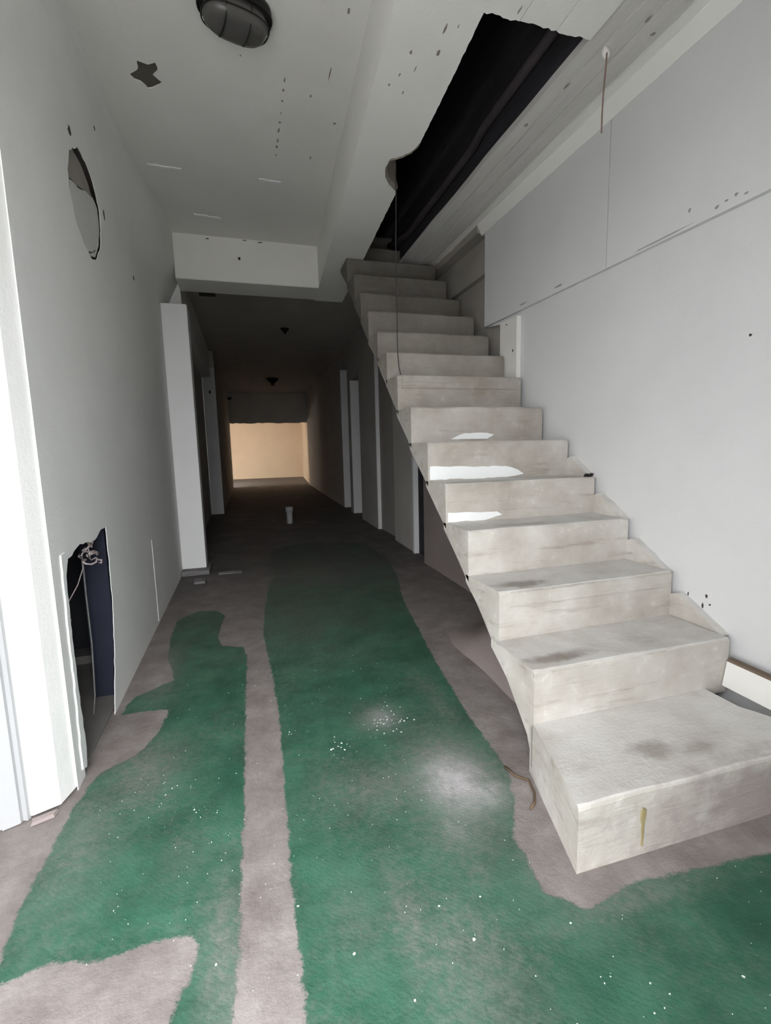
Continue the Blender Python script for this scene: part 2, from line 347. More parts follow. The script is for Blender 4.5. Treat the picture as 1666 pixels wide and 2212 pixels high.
# plaster disc closing the duct hole: recessed, cracked in three pieces
def patch_piece(name, pts, depth, mat, seed):
    return slab(name, ragged(pts, 0.03, 0.004, True, seed), [], lambda u, v, w_: (XL-depth-w_, u, v), 0.018, mat, wl)
patch_piece('plaster_patch', [(2.655, 2.50), (2.615, 2.43), (2.65, 2.34), (2.74, 2.275), (2.83, 2.255), (2.99, 2.325), (3.06, 2.38), (3.105, 2.48), (3.105, 2.58), (3.03, 2.60), (2.93, 2.575), (2.80, 2.53)], 0.006, M_PATCH, 1)
patch_piece('plaster_patch', [(2.62, 2.52), (2.64, 2.62), (2.80, 2.705), (2.93, 2.705), (3.03, 2.67), (3.10, 2.605), (3.03, 2.612), (2.93, 2.59), (2.80, 2.545)], 0.022, M_RAWWALL, 2)
patch_piece('plaster_patch', [(2.84, 2.247), (2.95, 2.272), (3.05, 2.37), (2.99, 2.313)], 0.004, M_PATCH, 3)
box('patch_backing', XL-0.056, XL-0.042, 2.45, 3.25, 2.1, 2.85, M_RAW, wl)
box('wall_left_sky_block', -2.0, -1.9, 1.85, 5.3, -0.1, 3.6, M_RAW, None, 'structure')  # unseen enclosure added behind the thin wall to stop sky light leaking in
box('wall_left_sky_block', -1.9, XL-0.02, 1.85, 5.3, 3.45, 3.6, M_RAW, None, 'structure')
box('wall_left_sky_block', -1.95, -0.8, 5.25, 5.35, -0.1, 3.6, M_RAW, None, 'structure')
decals('chipped_spot', [(3.22, 2.60, 0.018, 0.03), (3.19, 3.03, 0.015, 0.012), (2.97, 3.33, 0.012, 0.05), (3.95, 2.5, 0.02, 0.02), (2.70, 2.73, 0.03, 0.02)], lambda u, v, w_: (XL+w_, u, v), M_CHIP, wl, 4)
# plaster skirt step near the pier (old thicker coat at the foot of the wall)
slab('plaster_ridge', ragged([(3.715, 0.02), (3.727, 0.02), (3.722, 0.40), (3.716, 0.63)], 0.04, 0.002, True, 6), [], lambda u, v, w_: (XL-0.002+w_, u, v), 0.0045, M_WALL, wl)
# bright broken plaster lip on the near side of the low opening
slab('plaster_lip', ragged([(1.955, 0.045), (1.995, 0.03), (2.012, 0.10), (2.00, 0.35), (2.00, 0.62), (2.012, 0.80), (2.06, 0.875), (2.03, 0.888), (1.985, 0.885), (1.972, 0.60), (1.968, 0.30), (1.955, 0.12)], 0.03, 0.004, True, 9), [], lambda u, v, w_: (XL-0.01+w_, u, v), 0.016, M_WHITEPAINT, wl)
# cavity behind the opening
def face_box(name, x0, x1, y0, y1, z0, z1, mat, parent=None, kind='structure'): return box(name, x0, x1, y0, y1, z0, z1, mat, parent, kind)
cav = thing('wall_cavity', '', '')
del cav['label'], cav['category']; cav['kind'] = 'structure'
box('cavity_back', -1.75, -1.70, 1.95, 4.2, 0, 1.3, M_CAVITY, cav)
box('cavity_side', -1.70, XL-0.015, 1.93, 1.96, 0, 1.3, M_CAVITY, cav)
box('cavity_end', -1.70, XL-0.015, 3.25, 3.30, 0, 1.3, M_CAVITY, cav)
box('cavity_top', -1.70, XL-0.015, 1.93, 4.15, 1.3, 1.34, M_CAVITY, cav)
box('cavity_floor', -1.70, XL-0.015, 1.93, 4.15, 0.001, 0.012, M_DUST, cav)
box('cavity_panel', -0.80, XL-0.016, 2.63, 2.70, 0.012, 1.3, M_CAVBLUE, cav)
box('cavity_kerb', -1.69, -0.81, 3.10, 3.24, 0.012, 0.06, M_DUST, cav)

# rounded plaster fillet between wall and ceiling
ZC = 3.33
prof = [(XL-0.02, 3.05), (XL+0.001, 3.06), (XL+0.004, 3.16), (XL+0.010, 3.26), (XL+0.022, 3.31), (XL+0.030, ZC+0.01), (XL-0.02, ZC+0.02)]
v = [(x, y, z) for y in (1.9, 3.4, 5.0) for x, z in prof]; k = len(prof)
f = [(j*k+i, j*k+(i+1) % k, (j+1)*k+(i+1) % k, (j+1)*k+i) for j in range(2) for i in range(k)]+[tuple(range(k)), tuple(range(2*k, 3*k))]
link('trim_1', v, f, M_WALL, None, 'structure')

# wall end facing the street and the grey door frame
slab('wall_front_left', [(-0.672, 1.921), (-0.70, 1.82), (-0.775, 1.788), (-0.82, 1.80), (-1.02, 1.93), (-0.76, 1.93)], [], lambda u, v, w_: (u, v, 0.012+w_), 3.48, M_WALL, None, 'structure')
df = thing('door_1', '', ''); del df['label'], df['category']; df['kind'] = 'structure'
slab('door_frame', [(-0.782, 1.792), (-0.787, 1.778), (-0.803, 1.784), (-0.806, 1.772), (-0.852, 1.752), (-0.856, 1.760), (-0.862, 1.757), (-0.862, 1.80)], [], lambda u, v, w_: (u, v, 0.004+w_), 3.3, M_FRAME, df)
slab('door_leaf', [(-0.864, 1.795), (-0.864, 1.752), (-1.75, 1.64), (-1.75, 1.69)], [], lambda u, v, w_: (u, v, 0.02+w_), 3.28, M_FRAME, df)
box('wall_front_left', -2.75, -1.75, 1.60, 1.85, 0, 3.5, M_WALL, None, 'structure')
# rubble strip at the foot of the wall end
rs = tag(link('broken_tile', [(-0.775, 1.765, 0.002), (-0.70, 1.80, 0.002), (-0.705, 1.77, 0.002), (-0.77, 1.745, 0.002), (-0.77, 1.768, 0.016), (-0.705, 1.796, 0.014), (-0.71, 1.775, 0.012), (-0.765, 1.752, 0.012)],
     [(0, 1, 2, 3), (4, 5, 6, 7), (0, 1, 5, 4), (1, 2, 6, 5), (2, 3, 7, 6), (3, 0, 4, 7)], M_UNDER), 'flat reddish brown shard at the foot of the bright white wall end', 'shard')

# ------------------------------------------------------------------ RIGHT WALL
XR = 1.97
wr = slab('wall_right', [(-0.2, 0), (3.34, 0), (3.34, 2.165), (3.60, 2.20), (3.60, 3.4), (-0.2, 3.4)], [], lambda u, v, w_: (XR+w_, u, v), 0.2, M_WALLR, None, 'structure')
bm = bmesh.new()
# thicker upper panel of the wall, with an open vertical joint
def panel(y0, y1, z00, z01, z1):
    return slab('wall_panel', [(y0, z00), (y1, z01), (y1, z1), (y0, z1)], [], lambda u, v, w_: (1.945+w_, u, v), 0.03, M_WALLR, wr)
panel(-0.2, 2.246, 2.15, 2.182, 2.93); panel(2.252, 3.60, 2.182, 2.20, 2.93)
bm.free()
decals('chipped_spot', [(1.57, 0.55, 0.008, 0.012), (1.585, 0.50, 0.007, 0.014), (1.66, 0.535, 0.004, 0.01), (1.55, 0.515, 0.008, 0.004), (1.46, 1.66, 0.008, 0.007), (1.70, 0.47, 0.006, 0.012), (1.675, 0.44, 0.005, 0.012)], lambda u, v, w_: (XR-w_, u, v), M_CHIP, wr, 8)
decals('chipped_spot', [(1.50, 2.20, 0.012, 0.006), (1.54, 2.215, 0.01, 0.007), (1.58, 2.21, 0.009, 0.006), (1.62, 2.205, 0.012, 0.008), (1.75, 2.25, 0.008, 0.01), (2.65, 2.22, 0.05, 0.008), (3.05, 2.225, 0.06, 0.006), (1.9, 2.19, 0.2, 0.004)], lambda u, v, w_: (1.945-w_, u, v), M_RAWWALL, wr, 9)
wb = slab('wall_back_stair', [(3.25, 0.0), (7.2, 0.0), (7.2, 6.0), (3.25, 6.0)], [], lambda u, v, w_: (XR+0.04+w_, u, v), 0.15, M_RAWWALL, None, 'structure')
box('wall_ledge', 1.96, XR+0.04, 3.60, 5.6, 2.62, 2.80, M_RAWWALL, wb)
wp = tag(box('white_board', 1.932, 1.969, 3.10, 3.335, 1.724, 2.163, M_PANELW, None, None, 0.003), 'upright white board against the right wall beside the upper stairs', 'board')
decals('chipped_spot', [(3.24, 2.13, 0.012, 0.006), (3.15, 1.93, 0.008, 0.012)], lambda u, v, w_: (1.932-w_, u, v), M_CHIP, wp, 3)

# ------------------------------------------------------------------ CEILING
CH = ragged([(-0.47, 3.19), (-0.42, 3.14), (-0.41, 3.075), (-0.36, 3.09), (-0.32, 3.065), (-0.315, 3.12), (-0.345, 3.16), (-0.305, 3.205), (-0.35, 3.25), (-0.39, 3.275), (-0.42, 3.23), (-0.45, 3.22)], 0.02, 0.005, True, 11)
ceil = slab('ceiling', [(-0.95, -0.2), (0.9, -0.2), (0.9, 4.06), (-0.9, 4.06)], [CH], lambda u, v, w_: (u, v, ZC+w_), 0.006, M_CEIL, None, 'structure')
slab('ceiling_bay', [(-0.9, 4.06), (1.0, 4.06), (1.0, 5.5), (-0.9, 5.5)], [], lambda u, v, w_: (u, v, ZC+0.006+w_), 0.06, M_CEIL, ceil)
box('ceiling_void', -0.6, -0.2, 2.9, 3.4, ZC+0.012, ZC+0.05, M_VOID, ceil)  # dark plate, its colour stands in for the unlit depth of the hole
for i, (x0, y0, x1, y1) in enumerate([(-0.53, 4.05, -0.30, 4.06), (0.25, 4.055, 0.42, 4.062), (-0.28, 4.75, -0.05, 4.78)]):
    slab('loose_paint', ragged([(x0, y0), (x1, y1), (x1, y1+0.035), (x0, y0+0.03)], 0.03, 0.008, True, i+20), [], lambda u, v, w_: (u, v, ZC-0.006+w_), 0.008, M_WHITEPAINT, ceil)
decals('chipped_spot', [(0.36, 3.02+0.09*i+random.uniform(-.02, .02), random.uniform(0.004, 0.012), random.uniform(0.008, 0.03)) for i in range(9)]
       + [(0.62, 2.5, 0.01, 0.02), (0.56, 2.4, 0.006, 0.02), (0.60, 2.9, 0.004, 0.06), (0.52, 3.1, 0.006, 0.015), (0.70, 3.3, 0.012, 0.012), (0.12, 2.9, 0.006, 0.008), (0.60, 3.7, 0.006, 0.02)], lambda u, v, w_: (u, v, ZC-w_), M_RAW, ceil, 12)

# long beam beside the stairwell (skewed a little), with the broken bite in its lower edge
ZS = 3.0
bite = [(1.105, 3.29), (1.03, 3.215), (0.985, 3.14), (0.96, 3.05), (0.965, 2.97), (1.03, 2.92), (1.065, 2.87), (1.085, 2.80)]
outer = ragged([(1.205, 5.60), (1.19, 5.2), (1.112, 3.30)], 0.03, 0.002, False, 31)+ragged(bite, 0.02, 0.004, False, 32)+ragged([(1.088, 2.78), (1.075, 2.4), (1.055, 1.97)], 0.02, 0.0018, False, 33)
bl = [(1.0, -0.2), (0.55, -0.2), (0.685, 1.9), (0.70, 2.2), (0.785, 3.7), (0.872, 5.2), (0.89, 5.60)]
beam = slab('trim_2', bl+outer+[(1.05, 1.90)], [], lambda u, v, w_: (u, v, ZS-0.0225*max(v-1.9, 0)*(w_ < 0.1)+w_), 0.42, M_BEAM, None, 'structure')
decals('chipped_spot', [(0.83, 2.22, 0.008, 0.014), (0.95, 2.19, 0.01, 0.018), (0.93, 2.07, 0.006, 0.03), (0.82, 2.35, 0.005, 0.012), (0.87, 2.45, 0.004, 0.012), (0.88, 2.3, 0.004, 0.02), (0.79, 2.42, 0.006, 0.01), (1.15, 4.5, 0.012, 0.03), (0.98, 2.05, 0.004, 0.01)], lambda u, v, w_: (u, v, ZS-0.0225*max(v-1.9, 0)-w_), M_RAW, beam, 13)
# exposed concrete inside the bite
bb = ragged(bite, 0.02, 0.003, False, 34)
v = [(x+0.004, y, z) for (x, y) in bb for z in (2.968, 2.995, 3.06, 3.3)]; n_ = len(bb)
v = [(x+(0.0 if k % 4 else -0.004)+0.012*(k % 4 == 1), y, z) for k, (x, y, z) in enumerate(v)]
f = [(a*4+c, (a+1)*4+c, (a+1)*4+c+1, a*4+c+1) for a in range(n_-1) for c in range(3)]
link('broken_core', v, f, M_RAW, beam)
# cross beam
xb = box('trim_3', -0.515, 0.90, 5.20, 5.60, 2.925, 3.40, M_BEAM, None, 'structure', 0.006)
decals('chipped_spot', [(0.09, 3.15, 0.018, 0.02), (-0.2, 3.31, 0.02, 0.006), (0.15, 3.325, 0.03, 0.006), (0.3, 3.32, 0.03, 0.006)], lambda u, v, w_: (u, 5.2-w_, v), M_CHIP, xb, 14)
# splayed bulkhead over the pier
v = []; ny_, nz_ = 26, 22
sm = lambda t: (lambda q: q*q*(3-2*q))(min(1, max(0, t)))
for a in range(ny_+1):
    for c in range(nz_+1):
        y = 3.2+(5.70-3.2)*a/ny_; z = 2.5+(3.335-2.5)*c/nz_
        v.append((XL-0.001+0.157*sm((y-3.3)/1.95)*sm((z-2.66)/0.45), y, z))
f = [(a*(nz_+1)+c, (a+1)*(nz_+1)+c, (a+1)*(nz_+1)+c+1, a*(nz_+1)+c+1) for a in range(ny_) for c in range(nz_)]
link('trim_4', v, f, M_WALL, None, 'structure', True)
slab('trim_12', [(XL, 5.60), (-0.517, 5.60), (-0.512, 10.0), (-0.9, 10.0), (-0.9, 5.60)], [], lambda u, v, w_: (u, v, 2.69+w_), 0.64, M_WALL, None, 'structure')

# foreground slab over the stair foot and the ledge along the right wall (board-marked)
fr = ragged([(1.055, 1.965), (1.22, 1.972), (1.39, 1.962), (1.60, 1.97)], 0.018, 0.006, False, 41)
plank_edges = [1.05, 1.22, 1.40, 1.575, 1.70, 1.83, 1.93]
fs = thing('ceiling_stair', '', ''); del fs['label'], fs['category']; fs['kind'] = 'structure'
for i in range(3):
    x0, x1 = plank_edges[i]+0.0015, plank_edges[i+1]-0.0015
    e = ragged([(x1, 1.966), (x0, 1.966)], 0.018, 0.007, False, 42+i)
    slab('board_strip', [(x0, -0.2), (x1, -0.2)]+e, [], lambda u, v, w_: (u, v, ZS+(i % 2)*0.002+w_), 0.3, M_BEAM, fs)
# ledge: stepped profile strips running along the wall
zz = [(1.577, 1.655, 3.012), (1.657, 1.735, 2.998), (1.737, 1.83, 2.988), (1.832, 1.905, 2.996)]
for i, (x0, x1, z) in enumerate(zz):
    nseg = 26; v = []; rnd = random.Random(50+i)
    for j in range(nseg+1):
        y = -0.2+(5.6+0.2)*j/nseg
        dx = rnd.uniform(-0.006, 0.006) if i == 0 else rnd.uniform(-0.002, 0.002); dz = rnd.uniform(-0.004, 0.004)
        v += [(x0+dx, y, z+dz), (x1, y, z-0.006+dz), (x1, y, 3.05), (x0+dx, y, 3.05)]
    f = [(j*4+a, j*4+(a+1) % 4, (j+1)*4+(a+1) % 4, (j+1)*4+a) for j in range(nseg) for a in range(4)]+[(0, 1, 2, 3), tuple(nseg*4+a for a in range(4))]
    link('board_strip', v, f, M_BOARD if i < 3 else M_BEAM, fs)
# mortar bead and drop down to the wall
tube('mortar_bead', [(1.915+random.uniform(-.004, .004), 0.5+0.1*j, 2.992+random.uniform(-.004, .004)) for j in range(42)], 0.010, M_WALL, fs, 6)
v = []
for j in range(30):
    y = -0.2+3.85*j/29; a = random.uniform(-0.004, 0.004)
    v += [(1.905, y, 2.985), (1.943+a, y, 2.915+a), (1.99, y, 2.915), (1.99, y, 3.42), (1.905, y, 3.42)]
f = [(j*5+a, j*5+(a+1) % 5, (j+1)*5+(a+1) % 5, (j+1)*5+a) for j in range(29) for a in range(5)]+[(0, 1, 2, 3, 4), tuple(29*5+a for a in range(5))]
link('plaster_cove', v, f, M_BEAM, fs)
box('plaster_cove', 1.905, 2.02, 3.652, 5.6, 2.93, 3.42, M_RAWWALL, fs)
decals('chipped_spot', [(1.80, 1.85, 0.008, 0.014), (1.72, 1.80, 0.005, 0.02), (1.18, 1.9, 0.004, 0.02), (1.63, 2.2, 0.006, 0.03), (1.60, 2.5, 0.01, 0.015)], lambda u, v, w_: (u, v, 2.982-w_), M_RAW, fs, 15)

# dark stairwell shaft above the opening
sh = thing('wall_shaft', '', ''); del sh['label'], sh['category']; sh['kind'] = 'structure'
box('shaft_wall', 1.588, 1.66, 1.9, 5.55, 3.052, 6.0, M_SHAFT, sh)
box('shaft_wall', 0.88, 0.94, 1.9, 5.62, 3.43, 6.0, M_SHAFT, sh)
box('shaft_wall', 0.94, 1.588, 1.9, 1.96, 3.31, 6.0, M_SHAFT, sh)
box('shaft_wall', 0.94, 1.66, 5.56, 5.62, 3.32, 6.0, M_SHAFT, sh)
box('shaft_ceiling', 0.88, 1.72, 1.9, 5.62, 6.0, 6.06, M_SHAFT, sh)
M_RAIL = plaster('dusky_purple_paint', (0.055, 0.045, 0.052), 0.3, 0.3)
tube('shaft_pipe', [(1.56, 2.0, 3.22), (1.555, 2.9, 3.20), (1.56, 3.05, 3.17), (1.56, 4.3, 3.16), (1.56, 5.5, 3.40)], 0.028, M_RAIL, sh, 8)

# ------------------------------------------------------------------ STAIRCASE
st = thing('concrete_staircase', 'bare dusty cast concrete staircase climbing along the right wall', 'staircase')
RZ = 0.2105
fy = [1.026, 1.425, 1.715, 2.00, 2.26, 2.505, 2.775, 3.02, 3.25, 3.47, 3.71, 3.93, 4.14, 4.39, 4.64, 4.89]
tz = [0.214, 0.422, 0.633, 0.850, 1.056, 1.274, 1.493, 1.72, 1.909, 2.10, 2.31, 2.505, 2.725, 2.94, 3.15, 3.36]
xl = [0.86, 0.98, 1.0]+[1.0]*13
xr = [1.80, 1.915, 1.93, 1.93, 1.93, 1.93, 1.93, 1.92, 1.915, 1.91, 1.905, 1.88, 1.85, 1.85, 1.85, 1.60]
def step_block(i):
    """one step: a block with worn, slightly wandering nosing; front subdivided"""
    rnd = random.Random(100+i)
    y0, z1 = fy[i], tz[i]; y1 = (fy[i+1] if i < 15 else y0+0.6)+0.03
    z0 = tz[i-1]-0.03 if i else 0.0
    x0, x1 = xl[i], xr[i]; n = 22
    rows = []
    for j in range(n+1):
        x = x0+(x1-x0)*j/n
        a = 0.005*mnoise.noise(Vector((x*5, i*3.1, 0.5))); c = 0.004*mnoise.noise(Vector((x*4, i*7.7, 1.5)))
        r = 0.009+0.006*abs(mnoise.noise(Vector((x*9, i*5.3, 2.5))))
        if j in (0, n): r += 0.004
        yf = y0+(x-x0)*(-0.015 if i < 2 else 0.0)
        rows.append([(x, yf, z0), (x, yf+a, (z0+z1)/2), (x, yf+a, z1-r), (x, yf+r*0.4+a, z1-r*0.35+c), (x, yf+r+a, z1+c), (x, (y0+y1)/2, z1-0.001), (x, y1, z1), (x, y1, z1-0.035 if i else z0)])
    if i == 0:
        for j, row in enumerate(rows):
            t = j/n
            for q in range(len(row)):
                x, y, z = row[q]
                e = min(1, max(0, (y-fy[0])/(fy[1]-fy[0])))
                xa = 0.86+0.125*e
                row[q] = (xa+(x1-xa)*t, y, z)
        y1 = y1
    if False:     # outer corner of the first step splays towards the wall line
        for j, row in enumerate(rows):
            t = 1-j/n
            for q in range(len(row)):
                x, y, z = row[q]
                if y > 1.15 and t == 1: row[q] = (0.965, y, z)
        # ragged bite at the wall end
    k = len(rows[0]); v = [p for r_ in rows for p in r_]
    f = [(j*k+a, j*k+(a+1) % k, (j+1)*k+(a+1) % k, (j+1)*k+a) for j in range(n) for a in range(k)]
    f += [tuple(range(k)), tuple(n*k+a for a in range(k))]
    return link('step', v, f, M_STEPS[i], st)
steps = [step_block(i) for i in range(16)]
# first tread runs on to the wall in front of the bite
slab('tread_tongue', ragged([(1.795, 1.012), (1.955, 1.012), (1.955, 1.08), (1.90, 1.12), (1.845, 1.17), (1.795, 1.28)], 0.03, 0.003, True, 77), [], lambda u, v, w_: (u, v, 0.0+w_), 0.2135, M_STEP, steps[0])
# waist slab (soffit line measured on the open side)
sl = [(1.455, 0.0), (1.50, 0.12), (1.63, 0.26), (1.87, 0.48), (2.14, 0.70), (2.47, 1.0), (2.76, 1.27), (3.43, 1.81), (4.16, 2.54), (4.62, 2.97), (5.4, 3.22)]
upper_ = [(5.4, 3.33), (4.9, 3.33)]
for i in range(15, 0, -1):
    upper_ += [(fy[i]+0.012, tz[i]-0.015 if i == 15 else tz[i]-0.02), (fy[i]+0.012, tz[i-1]-0.02)]
upper_ += [(1.437, 0.19), (1.437, 0.0)]
def inner_z(y):
    q = [tz[i-1] for i in range(1, 16) if abs(fy[i]-y) < 0.20]
    # straight line through the inner corners, kept a little below
    ys_ = [fy[i] for i in range(1, 16)]; zs_ = [tz[i-1] for i in range(1, 16)]
    return float(np.interp(y, ys_, zs_))
sl2 = []
for y in [1.455, 1.50, 1.56]+[1.65+0.1*k for k in range(33)]:
    z = float(np.interp(y, [a for a, b in sl], [b for a, b in sl]))
    sl2.append((y, max(0.0, min(z, inner_z(y)-0.04))))
sl2.append((5.4, 3.22))
slab('waist_slab', sl2+upper_, [], lambda u, v, w_: (1.003+w_, u, v), 0.84, M_STEP, st)
# mortar smeared in the angle of step and wall
for i in (1, 2, 3, 4):
    y0, y1 = fy[i]+0.03, fy[i+1]+0.005
    slab('mortar_fillet', ragged([(y0, tz[i]-0.01), (y1, tz[i]-0.01), (y1, tz[i]+0.10), (y1-0.04, tz[i]+0.115)], 0.04, 0.004, True, 60+i), [], lambda u, v, w_: (1.925+w_, u, v), 0.046, M_STEP, st)
# white paint slopped on the foot of three risers
def smear(i, pts, seed, mat=M_WHITEPAINT):
    slab('white_paint_smear', ragged(pts, 0.03, 0.003, True, seed), [], lambda u, v, w_: (u, fy[i]-0.0035+w_, v), 0.006, mat, steps[i])
smear(5, [(1.012, 1.062), (1.50, 1.06), (1.62, 1.075), (1.58, 1.10), (1.50, 1.125), (1.012, 1.138)], 71)
smear(4, [(1.012, 0.855), (1.22, 0.852), (1.33, 0.875), (1.30, 0.895), (1.012, 0.905)], 72)
smear(6, [(1.265, 1.294), (1.52, 1.292), (1.57, 1.318), (1.52, 1.33), (1.36, 1.33)], 73)
# raised lip on the eighth riser and the moulded band of others
def band(i, x0, x1, z0, z1, d=0.008):
    return box('riser_band', x0, x1, fy[i]-d, fy[i]+0.01, z0, z1, M_STEPS[i], steps[i], None, 0.003)
band(7, 1.03, 1.90, tz[7]-0.085, tz[7]-0.004)
band(2, 1.05, 1.92, tz[2]-0.07, tz[2]-0.006, 0.006)
band(1, 1.05, 1.60, tz[1]-0.075, tz[1]-0.01, 0.006)
# yellow mortar run on the first riser
slab('mortar_run', ragged([(1.088, 0.158), (1.10, 0.15), (1.10, 0.13), (1.095, 0.10), (1.0915, 0.03), (1.0885, 0.03), (1.088, 0.10), (1.083, 0.13)], 0.012, 0.0012, True, 80), [], lambda u, v, w_: (u, 1.0185+w_, v), 0.010, M_YELLOW, steps[0])
# dark joint line where the flight meets the first step
box('open_joint', 0.978, 0.992, 1.424, 1.432, 0.035, 0.200, M_CHIP, steps[0])

# set-back wall closing the space under the flight, wall under the upper flight, pier
v = []; nx_, ny_ = 14, 34
for a in range(ny_+1):
    for c in range(nx_+1):
        y = 1.40+(3.05-1.40)*a/ny_; x = 1.205+0.62*c/nx_+0.008*math.sin(y*9)
        zs_ = float(np.interp(y, [q[0] for q in sl], [q[1] for q in sl]))-0.05
        v.append((x, y, min(max(zs_, -0.005), -0.004+(0.62*c/nx_)*0.95*sm((2.95-y)/0.7)+0.01*mnoise.noise(Vector((x*9, y*9, 0)))*(c > 0))))
f = [(a*(nx_+1)+c, (a+1)*(nx_+1)+c, (a+1)*(nx_+1)+c+1, a*(nx_+1)+c+1) for a in range(ny_) for c in range(nx_)]
link('trim_5', v, f, M_UNDER, None, 'structure', True)
slab('wall_under_stair', [(3.2, 0.0), (4.70, 0.0), (4.70, 2.85), (4.0, 2.26), (3.2, 1.52)], [], lambda u, v, w_: (1.80+0.015*(u-3.2)+w_, u, v), 0.14, M_UNDER, None, 'structure')
slab('wall_under_stair', [(2.765, 0.0), (3.25, 0.0), (3.25, 1.5), (2.765, 1.1)], [], lambda u, v, w_: (1.80+w_, u, v), 0.14, M_UNDER, None, 'structure')
box('wall_under_stair', 1.94, 2.0, 4.70, 5.2, 0, 2.6, M_SHAFT, None, 'structure')  # near-black colour painted for the shaded slot beside the pier

# ------------------------------------------------------------------ CORRIDOR
def skew_wall(name, pts, x0y, z1, mat, holes=()):
    pass
# right corridor wall built as runs between recessed doorways
def rx(y): return 1.90+0.030*(y-5.2) if y < 9 else 2.014+0.029*(y-9)
def prism(name, pts, z0, z1, mat, parent=None, kind='structure'):
    return slab(name, pts, [], lambda u, v, w_: (u, v, z0+w_), z1-z0, mat, parent, kind)
JD = 0.16
runs = [(5.2, 6.05), (7.0, 8.15), (8.95, 9.2), (9.97, 17.0)]
for i, (a, b_) in enumerate(runs):
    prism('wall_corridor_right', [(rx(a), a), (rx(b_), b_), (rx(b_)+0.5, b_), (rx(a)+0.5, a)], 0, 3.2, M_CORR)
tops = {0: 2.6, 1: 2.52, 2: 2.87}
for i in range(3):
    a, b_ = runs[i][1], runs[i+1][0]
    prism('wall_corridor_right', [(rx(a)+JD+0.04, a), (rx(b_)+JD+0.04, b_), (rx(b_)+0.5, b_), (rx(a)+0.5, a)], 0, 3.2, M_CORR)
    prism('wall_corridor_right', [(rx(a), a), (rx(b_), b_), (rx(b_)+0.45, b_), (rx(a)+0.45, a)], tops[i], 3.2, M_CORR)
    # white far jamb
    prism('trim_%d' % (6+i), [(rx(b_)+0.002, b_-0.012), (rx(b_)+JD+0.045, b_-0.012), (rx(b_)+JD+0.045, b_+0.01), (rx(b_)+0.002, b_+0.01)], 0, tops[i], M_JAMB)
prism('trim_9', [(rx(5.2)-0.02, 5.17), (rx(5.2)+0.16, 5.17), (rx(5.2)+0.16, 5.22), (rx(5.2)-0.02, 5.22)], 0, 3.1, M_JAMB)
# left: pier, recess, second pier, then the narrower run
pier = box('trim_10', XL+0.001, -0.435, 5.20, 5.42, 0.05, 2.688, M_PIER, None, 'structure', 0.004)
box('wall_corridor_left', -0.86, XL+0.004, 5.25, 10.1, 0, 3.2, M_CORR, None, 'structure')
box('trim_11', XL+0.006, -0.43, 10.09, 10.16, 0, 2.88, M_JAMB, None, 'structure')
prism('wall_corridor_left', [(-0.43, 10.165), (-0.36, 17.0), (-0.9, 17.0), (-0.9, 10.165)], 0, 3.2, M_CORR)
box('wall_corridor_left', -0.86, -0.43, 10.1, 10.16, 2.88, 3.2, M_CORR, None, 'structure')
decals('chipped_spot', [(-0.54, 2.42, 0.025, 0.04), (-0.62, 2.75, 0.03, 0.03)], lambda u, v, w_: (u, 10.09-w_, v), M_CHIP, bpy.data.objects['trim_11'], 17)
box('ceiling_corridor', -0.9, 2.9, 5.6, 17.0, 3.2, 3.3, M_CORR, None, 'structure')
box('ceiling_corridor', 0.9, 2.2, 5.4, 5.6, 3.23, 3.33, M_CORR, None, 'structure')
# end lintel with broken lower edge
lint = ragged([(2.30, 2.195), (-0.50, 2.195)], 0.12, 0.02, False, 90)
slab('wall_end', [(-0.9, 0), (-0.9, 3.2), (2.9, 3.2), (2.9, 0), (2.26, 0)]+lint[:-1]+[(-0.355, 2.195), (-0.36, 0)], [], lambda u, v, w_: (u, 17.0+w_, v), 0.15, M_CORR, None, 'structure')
# far room
box('wall_far', -2.6, 3.0, 22.5, 22.6, 0, 3.0, M_CREAM, None, 'structure')
prism('wall_far_right', [(2.27, 17.15), (2.68, 22.55), (3.0, 22.55), (3.0, 17.15)], 0, 3.0, M_CREAM)
fl_win = slab('wall_far_left', [(17.15, 0), (22.5, 0), (22.5, 3.0), (17.15, 3.0)], [[(19.6, 1.0), (20.5, 1.0), (20.5, 1.75), (19.6, 1.75)]], lambda u, v, w_: (-2.45-w_, u, v), 0.12, M_CREAM, None, 'structure')
box('ceiling_far', -2.6, 3.0, 17.15, 22.6, 3.0, 3.1, M_CREAM, None, 'structure')
wf = box('window_1', -2.60, -2.46, 19.6, 20.5, 0.96, 1.0, M_FRAME, None, 'structure')

# unseen front pier, header and side wall, sized to limit the street daylight
box('wall_front_right', 0.27, XR, -0.24, -0.06, 0, 3.4, M_WALL, None, 'structure')
box('wall_front_top', -0.95, XR, -0.24, -0.06, 2.45, 3.6, M_WALL, None, 'structure')
box('wall_front_side', -1.05, -0.95, -0.24, 1.85, 0, 3.6, M_WALL, None, 'structure')

